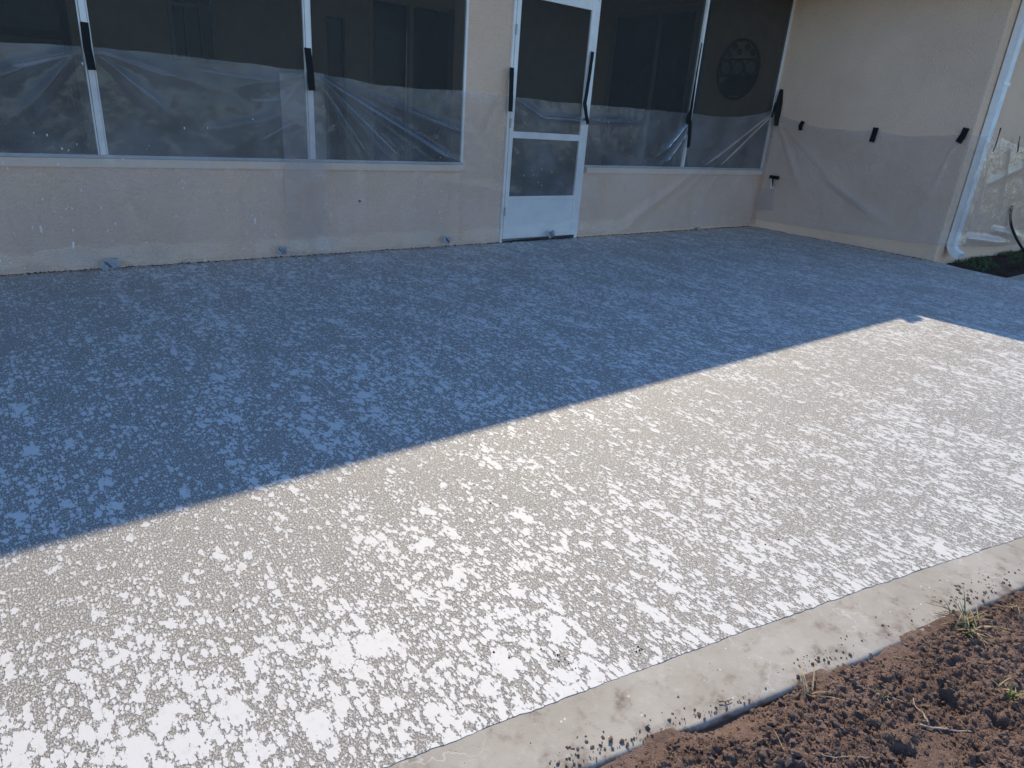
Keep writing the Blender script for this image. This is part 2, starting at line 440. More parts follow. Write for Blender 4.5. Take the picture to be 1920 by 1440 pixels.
# concrete border (kerb) with a rounded outer lip
xs = np.arange(-10.5, -0.2, 0.02)
rows = []
yi = slab_y(xs) + 0.0008; yo = kerb_y(xs)
r = 0.013
prof = [(0.0, -0.0013), (0.3, -0.0024), (0.7, -0.004)]
for t_, z in prof: rows.append(np.stack([xs, yi + (yo + r - yi) * t_, z + (0.0012 * pnoise(xs * 6, xs * 0 + 9.1) + 0.0008 * pnoise(xs * 23, xs * 0 + 2.1) if t_ == 0 else 0) + 0 * xs], -1))
for k in range(7):
    a = k / 6 * math.pi / 2
    rows.append(np.stack([xs, yo + r - r * math.sin(a), -0.006 - r + r * math.cos(a) + 0.0015 * pnoise(xs * 25, xs * 0 + k * .2)], -1))
rows.append(np.stack([xs, yo - 0.004 + 0.008 * pnoise(xs * 7, xs * 0 + 2.2), np.full_like(xs, -0.075)], -1))
rows.append(np.stack([xs, yo - 0.004, np.full_like(xs, -0.30)], -1))
tag(link('kerb', grid_mesh('kerb', np.stack(rows, 0)), M['concrete'], smooth=True), 'smooth grey concrete border along the patio edge', 'kerb', kind='structure')

# walkway beyond the planting strip
b = MB().box(-0.182, 7, -5.2, -3.02, -0.2, -0.004)
tag(b.build('walkway', M['concrete'], bevel=0.006), 'plain grey concrete walkway joining the patio', 'walkway', kind='structure')

# soil bed along the kerb: finely modelled clods and hollows
def soil_rough(x, y):
    return sstep(-0.34, -0.04, fbm(x * 3.6 + 3, y * 3.6, 2, 5))
def soil_z(x, y):
    t_ = kerb_y(x) - y
    h = -0.007 + 0.020 * fbm(x * 2.6, y * 2.6, 2, 11)
    rough = soil_rough(x, y)
    cl = np.abs(fbm(x * 30, y * 30, 3, 21))
    h = h + rough * (0.015 * (0.42 - cl) + 0.010 * fbm(x * 60, y * 60, 3, 31) + 0.006 * (0.4 - np.abs(fbm(x * 110, y * 110, 2, 44))))
    h = h + 0.0030 * fbm(x * 120, y * 120, 2, 61)
    hol = sstep(0.30, 0.50, fbm(x * 8.5, y * 8.5 + 9, 2, 71)) * rough
    h = h - 0.022 * hol
    lip = 0.5 + 1.3 * pnoise(x * 3.3, x * 0 + 5.5) + 0.7 * pnoise(x * 9, x * 0 + 1.5)
    h = h - 0.016 * sstep(0.06, 0.0, t_) * np.clip(lip, 0, 1.3)
    h = h + 0.02 * sstep(0.15, 0.6, t_)
    return np.minimum(h, -0.004 + 0.3 * np.maximum(t_ - 0.02, 0))
sx = np.concatenate([np.arange(-9.5, -7.66, 0.03), np.arange(-7.66, -5.60, 0.0042), np.arange(-5.60, -4.4, 0.008), np.arange(-4.4, -3.2, 0.03)])
st = np.concatenate([np.arange(-0.02, 0.66, 0.0042), np.arange(0.66, 2.6, 0.04)])
X, T = np.meshgrid(sx, st, indexing='ij')
Y = kerb_y(X) - T
Z = soil_z(X, Y)
fade = np.maximum(np.maximum(sstep(1.9, 2.5, T), sstep(-9.0, -9.45, X)), sstep(-3.9, -3.3, X))
Z = Z * (1 - fade) + (-0.24) * fade
tag(link('soil', grid_mesh('soil', np.stack([X, Y, Z], -1)), M['soil'], smooth=True), 'loose brown garden soil against the concrete border', 'soil', kind='structure')

# soil strip under the downspout
gx = np.linspace(0.0, 7, 120) ; gy = np.linspace(-3.03, -2.28, 40)
X, Y = np.meshgrid(gx, gy, indexing='ij'); X = X - 0.19 * sstep(-2.3, -3.0, Y) * (X < 0.01)
Z = -0.10 + 0.05 * fbm(X * 3, Y * 3, 4, 81) + 0.02 * fbm(X * 16, Y * 16, 3, 85) + 0.05 * sstep(-2.7, -2.35, Y)
tag(link('planting_strip', grid_mesh('planting_strip', np.stack([X, Y, Z], -1)), M['soil_dark'], smooth=True), 'dark soil strip at the foot of the wing wall', 'soil', kind='structure')

# ------------------------------------------------------------------ house
house = empty('house', (0, 0, 0))
tag(house, 'tan stucco house with screened porch and projecting wing', 'house')
WH = 2.72
DL, DR = -4.147, -3.147       # screen door frame
P3 = -4.601                   # pillar left face
b = MB().box(-11, P3, 0.0, 0.2, -0.25, 0.648)
b.build('wall', M['stucco'], house)
b = MB().box(P3, DL, 0.0, 0.2, -0.25, WH); b.build('pillar', M['stucco'], house, bevel=0.006)
b = MB().box(DR + 0.002, -0.001, 0.0, 0.2, -0.25, 0.645); b.build('wall', M['stucco'], house)
b = MB().box(-11, 2.0, 0.004, 0.2, WH, 3.0); b.build('header', M['stucco'], house)
b = MB().box(-11, P3 + 0.001, -0.026, 0.16, 0.6485, 0.702); b.build('sill', M['sill'], house, bevel=0.004)
b = MB().box(-3.102, -0.002, -0.026, 0.16, 0.6455, 0.702); b.build('sill', M['sill'], house, bevel=0.004)
# wing: side wall x=0, front wall y=-2.29; continues inside as the porch end wall
WY = -2.295
b = MB(); rr = 0.02
pts = [(0.0, 3.4), (0.0, WY + rr)] + [(rr - rr * math.cos(a), WY + rr - rr * math.sin(a)) for a in [k / 5 * math.pi / 2 for k in range(6)]] + [(9.0, WY)]
V = []; F = []
for i, (x, y) in enumerate(pts): V += [(x, y, -0.3), (x, y, WH + 0.2)]
for i in range(len(pts) - 1): F.append((2 * i, 2 * i + 1, 2 * i + 3, 2 * i + 2))
b.add(V, F); b.add([(0.2, 3.4, -0.3), (0.2, 3.4, WH + .2), (0.2, WY + .2, -0.3), (0.2, WY + .2, WH + .2), (9, WY + .2, -0.3), (9, WY + .2, WH + .2)], [(0, 1, 3, 2), (2, 3, 5, 4)])
b.build('wing_wall', M['stucco'], house)
# roofs, soffits, gutters
GE = -0.57
GZ = 2.80
def roof_h(x, y):
    hl = 0.30 * (y - GE); hw = 0.30 * min(x - GE, y - (WY + GE))
    return max(hl if True else 0, hw if x > GE else -9)
b = MB()
def quad_roof(p):
    k = len(p); b.add([(x, y, z) for x, y, z in p] + [(x, y, z - 0.12) for x, y, z in p],
                      [tuple(range(k)), tuple(reversed(range(k, 2 * k)))] + [(i, (i + 1) % k, k + (i + 1) % k, k + i) for i in range(k)])
S = 0.30; e = 0.03; z0 = GZ + 0.01; RY = 4.5
quad_roof([(-11.5, GE + e, z0), (GE + e, GE + e, z0), (GE + RY, RY + GE, z0 + S * RY), (-11.5, RY + GE, z0 + S * RY)])
fy = WY + GE + e
quad_roof([(GE + e, GE + e, z0), (GE + e, fy, z0), (GE + e + 4.6, fy + 4.6, z0 + S * 4.6), (GE + RY, RY + GE, z0 + S * RY)])
quad_roof([(GE + e, fy, z0 + .002), (9.5, fy, z0 + .002), (9.5, fy + 4.6, z0 + S * 4.6), (GE + e + 4.6, fy + 4.6, z0 + S * 4.6)])
quad_roof([(-11.5, RY + GE, z0 + S * RY), (9.5, RY + GE, z0 + S * RY), (9.5, 9.5, z0), (-11.5, 9.5, z0)])
b.build('roof', M['roof'], house)
b = MB().box(-11.3, GE + 0.02, GE + 0.02, 0.0, 2.70, 2.715).box(GE + 0.02, -0.001, fy, 0.0, 2.7005, 2.716).box(0.0, 9, fy, WY - 0.001, 2.70, 2.715)
b.build('soffit', M['soffit'], house)
b = MB().box(-11, 2, 0.2, 3.5, 2.70, 2.72); b.build('ceiling', M['soffit'], house)
def gutter(x0, y0, x1, y1, ox, oy):
    """run with outward direction (ox,oy); outer top edge passes through the points given"""
    g = MB(); p = [(0, 0), (0, -0.05), (-0.035, -0.115), (-0.11, -0.115), (-0.11, 0.0), (-0.105, 0), (-0.105, -0.11), (-0.037, -0.11), (-0.005, -0.048), (-0.005, 0)]
    V = []
    for (x, y) in ((x0, y0), (x1, y1)):
        V += [(x + ox * d, y + oy * d, GZ + h) for d, h in p]
    k = len(p); g.add(V, [(i, (i + 1) % k, k + (i + 1) % k, k + i) for i in range(k)])
    return g
gutter(-11.4, GE, GE + .1, GE, 0, -1).build('gutter', M['white_pvc'], house)
gutter(GE, GE + .1, GE, WY + GE - .0, -1, 0).build('gutter', M['white_pvc'], house)
gutter(GE, WY + GE, 9.4, WY + GE, 0, -1).build('gutter', M['white_pvc'], house)
MB().box(-0.80, GE + 0.0, GE - 0.002, GE + 0.002, GZ - 0.04, GZ + 0.10).build('splash_guard', M['white_pvc'], house)
# porch floor, back wall, openings
tag(MB().box(-11, 0, 0.21, 3.5, -0.2, -0.01).build('porch_floor', M['tile']), 'plain floor of the screened porch', 'floor', kind='structure')
BY = 3.2
bw = MB().box(-7.03, -6.14, BY, BY + 0.15, -0.05, WH).box(-6.14, -5.66, BY, BY + 0.15, -0.05, 1.42).box(-6.14, -5.66, BY, BY + .15, 2.45, WH) \
    .box(-5.66, -4.43, BY, BY + 0.15, -0.05, WH).box(-4.43, -4.20, BY, BY + 0.15, 2.05, WH).box(-4.20, -3.9, BY, BY + .15, -0.05, WH) \
    .box(-3.9, -1.9, BY, BY + .15, 2.35, WH).box(-1.9, 0, BY, BY + .15, -.05, WH)
bw.build('porch_back_wall', M['in_wall'], house)
w = MB().box(-7.09, -7.031, BY - .03, BY + .12, -.05, WH).box(-11, -7.09, BY - .03, BY + .1, 1.50, 1.56).box(-11, -7.09, BY - .03, BY + .1, -.05, .1).box(-9.2, -9.14, BY - .031, BY + .1, .1, 1.5).box(-9.2, -9.14, BY - .031, BY + .1, 1.56, WH).build('window', M['bronze'], house)  # added window, closing the opening where the dim garden showed
for x0, x1 in ((-11, -9.2), (-9.14, -7.09)):
    for za, zb in ((.1, 1.5), (1.56, WH)): MB().box(x0, x1, BY + .03, BY + .04, za, zb).build('pane', M['green_view'], w)
MB().box(-11.2, -11, 0.2, BY + .15, -.05, WH).build('porch_end_wall', M['in_wall'], house)
w = MB().box(-6.14, -6.10, BY - .03, BY + .02, 1.42, 2.45).box(-5.70, -5.66, BY - .03, BY + .02, 1.42, 2.45).box(-6.10, -5.70, BY - .03, BY + .02, 1.42, 1.45) \
    .box(-6.10, -5.70, BY - .025, BY + .02, 1.93, 1.965).box(-6.10, -5.70, BY - .03, BY + .02, 2.42, 2.45) \
    .box(-5.985, -5.972, BY - .01, BY + .02, 1.45, 1.93).box(-5.835, -5.822, BY - .01, BY + .02, 1.45, 1.93).box(-5.985, -5.972, BY - .01, BY + .02, 1.965, 2.42).box(-5.835, -5.822, BY - .01, BY + .02, 1.965, 2.42) \
    .build('window', M['grey_alu'], house)
MB().box(-6.10, -5.70, BY + .021, BY + .03, 1.45, 1.93).build('pane', M['dark_glass'], w)
MB().box(-6.10, -5.70, BY + .021, BY + .03, 1.965, 2.42).build('pane', M['dark_glass'], w)
MB().box(-4.43, -4.20, BY + .05, BY + .06, -0.05, 2.05).build('door', M['dark_glass'], house)
sd = MB().box(-3.9, -3.84, BY - .02, BY + .05, -.02, 2.35).box(-3.34, -3.28, BY - .02, BY + .05, -.02, 2.30).box(-1.96, -1.9, BY - .02, BY + .05, -.02, 2.35).box(-3.84, -1.96, BY - .018, BY + .05, 2.30, 2.35).build('patio_door', M['in_wall'], house)
MB().box(-3.84, -3.34, BY + .051, BY + .06, -.02, 2.30).build('pane', M['dark_glass'], sd)
MB().box(-3.28, -1.96, BY + .051, BY + .06, -.02, 2.30).build('pane', M['dark_glass'], sd)
cu = MB()
for k in range(7):
    cu.tube([(-2.75 + k * 0.05, BY - .06 + 0.015 * (k % 2), 0.05), (-2.75 + k * 0.05, BY - .06 + 0.015 * (k % 2), 2.33)], 0.03, 8)
cu.build('curtain', M['curtain'], house, smooth=True)
# sliding door in the porch end wall (x = 0)
sd = MB()
for y0, y1 in ((2.86, 2.93), (1.98, 2.04), (1.30, 1.40), (1.15, 1.19)): sd.box(-0.035, -0.002, y0, y1, -0.01, 2.58)
sd.box(-0.034, -0.002, 1.15, 2.93, 2.58, 2.645)
sd = sd.build('sliding_door', M['grey_alu'], house)
for y0, y1 in ((2.04, 2.86), (1.40, 1.98), (1.19, 1.30)):
    MB().box(-0.014, -0.003, y0, y1, 0.0, 2.58).build('pane', M['dark_glass'], sd)

# window screens: frame with posts, one screen panel per bay
def post(parent, x, w=0.034, z1=WH):
    o = MB().box(x, x + w, -0.018, 0.03, 0.725, z1).build('post', M['white'], parent, bevel=0.0015)
    MB().box(x - 0.011, x - 0.003, -0.008, 0.03, 0.725, z1).build('spline', M['white'], o)
    MB().box(x + w + 0.003, x + w + 0.011, -0.008, 0.03, 0.725, z1).build('spline', M['white'], o)
def screen_window(x0, x1, posts, bays, w):
    for p in posts: post(house, p, w)
    MB().box(x1 - 0.021, x1, -0.012, 0.03, 0.725, WH).build('window_jamb', M['white'], house, bevel=0.0015)
    MB().box(x0, x1, -0.014, 0.03, 0.703, 0.724).build('bottom_rail', M['grey_alu'], house, bevel=0.002)
    for a, b_ in bays: MB().box(a, b_, 0.006, 0.0075, 0.724, WH).build('screen_panel', M['screen'], house)
screen_window(-11, P3 - .001, (-7.362, -5.985, -8.85), ((-11, -8.86), (-8.805, -7.375), (-7.315, -5.998), (-5.938, P3 - .022)), 0.034)
screen_window(DR + .003, -0.002, (-1.603,), ((DR + .003, -1.615), (-1.565, -.023)), 0.026)

# screen door
fr = MB().box(DL + .001, DL + 0.024, -0.022, 0.05, 0.0, 2.24).box(DR - 0.042, DR, -0.022, 0.05, 0.0, 2.24).box(DL + .024, DR - .042, -0.022, 0.05, 2.172, 2.24).box(DL + .024, DR - .042, -0.020, 0.05, 2.24, WH)
door = fr.build('screen_door', M['white'], house, bevel=0.003)
L0, L1 = DL + 0.027, DR - 0.045
MB().box(L0, L0 + 0.042, -0.030, 0.004, 0.035, 2.168).build('stile', M['white'], door, bevel=0.004)
MB().box(L1 - 0.062, L1, -0.030, 0.004, 0.035, 2.168).build('stile', M['white'], door, bevel=0.004)
MB().box(L0 + .042, L1 - .062, -0.028, 0.004, 2.078, 2.168).build('rail', M['white'], door, bevel=0.004)
MB().box(L0 + .042, L1 - .062, -0.028, 0.004, 0.945, 1.003).build('rail', M['white'], door, bevel=0.004)
MB().box(L0 + .042, L1 - .062, -0.029, 0.004, 0.405, 0.430).build('rail', M['white'], door, bevel=0.004)
MB().box(L0 + .042, L1 - .062, -0.022, 0.000, 0.085, 0.405).build('kick_panel', M['kick'], door)
MB().box(L0 + .042, L1 - .062, -0.028, 0.004, 0.035, 0.085).build('rail', M['white'], door, bevel=0.004)
MB().box(L0, L1, -0.026, 0.0, 0.012, 0.034).build('gap_strip', M['bronze'], door)  # dark strip standing in for the shaded gap under the door
MB().box(L0 + .042, L1 - .062, -0.012, -0.0105, 1.003, 2.078).build('screen_panel', M['screen'], door)
MB().box(L0 + .042, L1 - .062, -0.012, -0.0105, 0.430, 0.945).build('screen_panel', M['screen'], door)
for z in (0.29, 1.07, 1.82):
    MB().tube([(DL + .0255, -.036, z - .04), (DL + .0255, -.036, z + .04)], 0.0065, 10).build('hinge', M['bolt'], door)
MB().tube([(L1 - .03, -.031, 1.15), (L1 - .03, -.045, 1.15), (L1 - .03, -.047, 1.15), (L1 - .03, -.066, 1.15), (L1 - .03, -.07, 1.15)], [.011, .009, .016, .017, .008], 16).build('knob', M['bolt'], door, smooth=True)
for p in ((L1 + .02, 2.2), (L1 + .02, 2.165)):
    MB().tube([(p[0], -.0205, p[1]), (p[0], -.025, p[1])], 0.005, 8).build('screw', M['bolt'], door)

# downspout on the wing front, elbow turned out from the wall
DX0, DX1, DY0, DY1 = 0.150, 0.262, WY - 0.012, WY - 0.082
ds = MB()
def dsprof():
    out = []
    for k in range(9):       # corrugated front
        x = DX0 + (DX1 - DX0) * k / 8
        out.append((x, DY1 + (0.006 if k % 2 else 0)))
    return out + [(DX1, DY0), (DX0, DY0)]
pf = dsprof(); k = len(pf)
ds.add([(x, y, 0.19) for x, y in pf] + [(x, y, 2.70) for x, y in pf], [(i, (i + 1) % k, k + (i + 1) % k, k + i) for i in range(k)])
down = ds.build('downspout', M['white_pvc'], house)
el = MB(); V = []; nseg = 9
pivot_y, pivot_z, = DY1 - 0.075, 0.20
for s_ in range(nseg + 1):
    a = s_ / nseg * math.radians(62)
    for x, y in pf:
        rad = (y - pivot_y)
        yy = pivot_y + rad * math.cos(a); zz = pivot_z - rad * math.sin(a)
        sc = 1.03 + (0.012 if s_ % 2 else 0)
        V.append(((x - .206) * sc + .206, yy, zz))
a = math.radians(62)
for x, y in pf:
    rad = y - pivot_y
    V.append((x, pivot_y + rad * math.cos(a) - 0.06 * math.sin(a), pivot_z - rad * math.sin(a) - 0.06 * math.cos(a)))
F = [(s_ * k + i, s_ * k + (i + 1) % k, (s_ + 1) * k + (i + 1) % k, (s_ + 1) * k + i) for s_ in range(nseg + 1) for i in range(k)]
el.add(V, F); el.build('elbow', M['white_pvc'], down)
MB().box(DX0 - .03, DX1 + .03, WY - 0.0858, WY - 0.0845, 1.75, 1.78).build('strap', M['white_pvc'], down)

# ------------------------------------------------------------------ wall art in the porch
art = tag(empty('wall_art', (-0.03, 0.60, 1.87)), 'oval dark metal wall art with three discs inside the porch', 'wall art')
def on_wall(u, v, d=0.0): return (-0.028 - d, 0.60 + u, 1.875 + v)
ra, rb = 0.30, 0.345
MB().tube([on_wall(ra * math.cos(q), rb * math.sin(q)) for q in [2 * math.pi * k / 48 for k in range(49)]], 0.016, 8, False).build('rim', M['bronze'], art, smooth=True)
for v in (0.115, -0.075): MB().tube([on_wall(-ra * .95, v), on_wall(ra * .95, v)], 0.014, 6).build('bar', M['bronze'], art)
for u in (-0.185, 0.0, 0.185):
    MB().tube([(-0.020, 0.60 + u, 1.895), (-0.036, 0.60 + u, 1.895)], 0.078, 24).build('disc', M['disc'], art)
    MB().tube([on_wall(u + .082 * math.cos(q), .02 + .082 * math.sin(q), .006) for q in [2 * math.pi * k / 20 for k in range(21)]], 0.012, 6, False).build('disc_ring', M['bronze'], art)
for u, v in ((-.17, .19), (-.09, .25), (0.02, .20), (.10, .26), (.17, .18)):
    MB().tube([on_wall(u + .04 * (1 - q / 18) * math.cos(q * .7), v + .04 * (1 - q / 18) * math.sin(q * .7)) for q in range(16)], 0.009, 5).build('scroll', M['bronze'], art)
lb = MB()
for k in range(11):
    y = -0.10 - 0.02 * k; wd = ra * math.sqrt(max(0.0, 1 - (y / rb) ** 2)) * .97
    lb.box(-0.03, -0.022, 0.60 - wd, 0.60 + wd * (0.5 + .45 * min(1, k / 4)), 1.875 + y - .0101, 1.875 + y + .0099)
lb.build('lower_panel', M['bronze'], art)

# ------------------------------------------------------------------ polythene sheets taped over the walls
def ridge(u, z, a, e, amp, w0, w1):
    """soft fold running from a to e in the (u,z) plane"""
    dx, dz = e[0] - a[0], e[1] - a[1]; L = math.hypot(dx, dz)
    s = ((u - a[0]) * dx + (z - a[1]) * dz) / L; d = ((u - a[0]) * dz - (z - a[1]) * dx) / L
    t_ = s / L; w_ = w0 + (w1 - w0) * np.clip(t_, 0, 1)
    return amp * np.exp(-(d / w_) ** 2) * sstep(-0.02, 0.12, t_) * sstep(1.25, 0.75, t_)

def film(name, label, u0, u1, top, bottom, place, folds, mat, seed, du=0.018, nz=90, amp=1.0, base=0.012):
    u = np.arange(u0, u1 + 1e-6, du)
    tu, tz = zip(*top); bu, bz = zip(*bottom)
    tzv = np.interp(u, tu, tz) + 0.008 * fbm(u * 4, u * 0 + seed, 3, seed)
    bzv = np.interp(u, bu, bz) + 0.006 * fbm(u * 5, u * 0 + seed + .5, 3, seed)
    s = np.linspace(0, 1, nz)
    U = np.repeat(u[:, None], nz, 1); Zz = bzv[:, None] + (tzv - bzv)[:, None] * s[None, :]
    D = base + amp * (0.010 * fbm(U * 1.8, Zz * 0.9, 3, seed + 3) + 0.006 * np.abs(fbm(U * 4.2 + Zz * 1.3, Zz * 1.6, 3, seed + 5)))
    D = D + amp * (0.0022 * fbm(U * 15, Zz * 9, 3, seed + 9))
    for f in folds: D = D + amp * ridge(U, Zz, *f)
    D = D + 0.035 * sstep(0.16, 0.0, Zz - bzv[:, None]) * (0.4 + 0.8 * np.abs(pnoise(U * 2.3, U * 0 + seed)))
    D = np.maximum(D, 0.003)
    P = place(U, Zz, D)
    o = link(name, grid_mesh(name, P), mat, smooth=True)
    return tag(o, label, 'plastic sheet', 'polythene sheets taped over the house walls')

def pleat(parent, a, e, w0, w1, y0, tilt=40, mat=None, axis='x', lift=0.0):
    """film strip added along a fold, tilted up to mirror sky as a streak"""
    n_, mm = 40, 7
    s_ = np.linspace(0, 1, n_)[:, None]; q = np.linspace(-.5, .5, mm)[None, :]
    dx, dz = e[0] - a[0], e[1] - a[1]; L = math.hypot(dx, dz); px, pz = -dz / L, dx / L
    if pz < 0: px, pz = -px, -pz
    w_ = (w0 + (w1 - w0) * s_) * (1 + .35 * pnoise(s_ * 5 + a[0], s_ * 0 + a[1])) * sstep(-.03, .06, s_) * sstep(1.0, .85, s_)
    U = a[0] + dx * s_ + px * q * w_ + .006 * pnoise(s_ * 4, s_ * 0 + a[1] * 7); Zz = a[1] + dz * s_ + pz * q * w_
    D = lift + 0.012 - q * w_ * math.tan(math.radians(tilt)) + .002 * pnoise(s_ * 18, q * 3 + a[0]) + w_ * .2 * (1 - 4 * q * q)
    P = np.stack([U, y0 - D, Zz], -1) if axis == 'x' else np.stack([y0 - D, -U, Zz], -1)
    return link('fold', grid_mesh('fold', P), mat or M['film_streak'], parent, smooth=True)
def on_facade(U, Zz, D): return np.stack([U, -0.038 - D, Zz], -1)
def off_up(U, Zz, D): return np.stack([U, -0.048 - D, Zz], -1)
sheet_l = film('plastic_sheet', 'clear plastic sheet taped over the windows left of the pillar', -9.4, -5.872,
     [(-9.4, 1.30), (-7.775, 1.317), (-7.36, 1.342), (-6.946, 1.346), (-6.5, 1.338), (-5.98, 1.330), (-5.86, 1.322)], [(-9.4, 0.012), (-7.6, 0.02), (-7.3, .015), (-5.8, .012)], on_facade,
     [((-7.40, 1.32), (-7.75, 0.92), .012, .012, .04), ((-7.40, 1.33), (-7.95, 1.08), .010, .01, .05), ((-7.32, 1.33), (-6.95, 0.98), .011, .012, .04), ((-7.32, 1.33), (-6.80, 1.20), .009, .012, .05),
      ((-7.34, .75), (-7.18, 0.03), .013, .02, .035), ((-6.0, 1.30), (-6.45, 1.2), .010, .012, .05), ((-6.02, 1.28), (-6.4, .86), .010, .015, .06), ((-6.7, .9), (-6.05, 1.05), .008, .03, .02), ((-7.55, .68), (-7.47, .2), .008, .008, .012), ((-6.93, .68), (-6.9, .1), .007, .008, .015), ((-8.0, .66), (-7.93, .05), .012, .02, .03), ((-6.6, .66), (-6.58, .05), .010, .02, .04), ((-6.25, .66), (-6.22, .05), .012, .02, .03)],
     M['film'], 2)
sheet_m = film('plastic_sheet', 'long clear plastic sheet taped across the pillar and screen door', -6.205, 0.0,
     [(-6.205, 1.300), (-5.982, 1.318), (-5.86, 1.318), (-5.453, 1.280), (-5.0, 1.283), (-4.612, 1.302), (-4.127, 1.288), (-3.7, 1.279), (-3.249, 1.282), (-2.414, 1.288), (-1.631, 1.291), (-1.2, 1.283), (-0.791, 1.298), (-0.35, 1.36), (-0.04, 1.425), (0.0, 1.43)],
     [(-6.3, .012), (-4.6, .014), (-3.3, .045), (-3.0, .03), (-1.2, .045), (-0.3, .03), (0, .03)], off_up,
     [((-5.93, 1.31), (-4.70, 0.70), .026, .012, .035), ((-5.92, 1.30), (-5.35, 0.74), .018, .010, .035), ((-5.93, 1.30), (-5.0, 0.76), .014, .008, .02), ((-5.93, 1.30), (-5.62, 0.74), .013, .01, .03),
      ((-5.90, 1.31), (-4.9, 1.02), .012, .012, .04), ((-4.9, 1.05), (-4.60, 0.98), .012, .02, .03), ((-4.08, 1.27), (-3.75, 1.13), .014, .012, .03), ((-3.82, 1.15), (-3.2, 1.15), .013, .02, .025), ((-3.2, 1.15), (-2.5, 1.17), .011, .02, .03),
      ((-1.66, 1.24), (-2.05, 0.86), .016, .010, .03), ((-1.66, 1.10), (-2.0, 0.76), .013, .008, .025), ((-1.55, 1.15), (-1.1, 1.05), .008, .01, .03), ((-0.10, 1.40), (-1.55, 0.45), .020, .012, .04), ((-0.12, 1.38), (-2.45, 0.12), .022, .015, .07), ((-0.10, 1.36), (-1.05, 0.55), .015, .01, .03), ((-0.08, 1.36), (-0.65, 0.3), .014, .01, .05), ((-5.0, .6), (-4.0, .45), .008, .03, .06), ((-5.6, .66), (-5.57, .05), .012, .02, .04), ((-5.1, .66), (-5.12, .05), .012, .018, .03), ((-4.68, .68), (-4.66, .05), .016, .02, .03), ((-4.3, 1.2), (-4.33, .1), .010, .015, .025)],
     M['film'], 5, nz=100)
def on_pier(U, Zz, D):      # u runs from the inner corner (0) along -Y, then round onto the wing front
    L = 2.30
    x = np.where(U < L, -0.010 - D, np.minimum(U - L, 0.16) - 0.010); y = np.where(U < L, -U, -L - 0.012 - D - 0.12 * sstep(0, .10, U - L))
    return np.stack([x, y, Zz], -1)
sheet_p = film('plastic_sheet', 'clear plastic sheet sagging between tapes on the pier wall', 0.065, 2.40,
     [(0.06, 1.37), (0.20, 1.345), (0.44, 1.29), (0.75, 1.245), (1.067, 1.243), (1.33, 1.255), (1.66, 1.225), (1.95, 1.245), (2.21, 1.28), (2.4, 1.275)], [(0.06, .10), (0.6, .105), (1.2, .115), (1.9, .15), (2.26, .172), (2.4, .18)], on_pier,
     [((0.10, 1.33), (1.55, 0.30), .012, .014, .08), ((0.10, 1.33), (0.60, 0.55), .018, .012, .05), ((0.85, .72), (1.75, .30), .022, .03, .06), ((2.18, 1.2), (2.02, .55), .010, .010, .015), ((2.15, 1.2), (2.06, .5), .009, .008, .012), ((1.4, 1.22), (2.0, 1.19), -.010, .03, .03), ((0.6, 1.2), (1.3, 1.18), .010, .02, .03), ((1.33, 1.2), (.9, .95), .010, .012, .05), ((0.4, .16), (2.2, .21), .010, .03, .03)],
     M['film_p'], 8)
def on_wing(U, Zz, D): return np.stack([U, WY - 0.105 + 0.07 * sstep(0.3, 0.5, U) - D, Zz], -1)
film('plastic_sheet', 'crinkled shiny plastic sheet covering the downspout and wing wall', 0.02, 3.4,
     [(0.02, 1.27), (0.2, 1.245), (0.31, 1.23), (0.45, 1.25), (0.7, 1.275), (0.9, 1.25), (1.3, 1.205), (2, 1.19), (3.4, 1.2)], [(0.02, .19), (0.3, .165), (0.8, .12), (1.5, .085), (3.4, .06)], on_wing,
     [((.35, 1.15), (.7, .4), .03, .02, .04), ((.95, 1.2), (1.25, .6), .035, .02, .05), ((.4, .25), (1.7, .12), .05, .03, .05), ((1.2, .3), (2.2, .18), .05, .03, .04), ((.6, .8), (1.6, 1.0), .02, .03, .05), ((1.5, 1.1), (2.3, .5), .04, .02, .05)],
     M['film_r'], 12, amp=0.7)

for a, e, w0, w1 in (((-5.90, 1.305), (-4.67, 0.735), .035, .075), ((-5.91, 1.30), (-5.22, 0.74), .018, .035), ((-5.92, 1.27), (-5.52, 0.76), .016, .03), ((-5.2, 1.13), (-4.66, 0.98), .02, .035),
                     ((-4.07, 1.265), (-3.76, 1.14), .02, .035), ((-3.80, 1.15), (-3.22, 1.145), .04, .03), ((-3.16, 1.15), (-2.5, 1.165), .03, .018), ((-1.66, 1.235), (-2.02, 0.90), .02, .035), ((-1.68, 1.09), (-1.98, 0.77), .015, .025),
                     ((-0.15, 1.36), (-1.30, 0.735), .012, .022), ((-0.14, 1.34), (-1.0, 0.74), .010, .016)):
    pleat(sheet_m, a, e, w0, w1, -0.062)
for a, e, w0, w1 in (((-7.30, 1.325), (-6.90, 1.22), .02, .04), ((-7.30, 1.30), (-6.95, 1.02), .010, .016), ((-7.45, 1.29), (-7.75, 1.20), .02, .04), ((-6.75, 1.28), (-6.30, 1.245), .03, .02), ((-6.42, 1.11), (-6.2, 1.13), .02, .014), ((-6.35, .86), (-6.12, .98), .012, .01)):
    pleat(sheet_l, a, e, w0, w1, -0.052, mat=M['film'])
for a, e, w0, w1 in (((0.85, .70), (1.55, .36), .02, .05),):
    pleat(sheet_p, a, e, w0, w1, -0.024, tilt=14, mat=M['film_p'], axis='y')
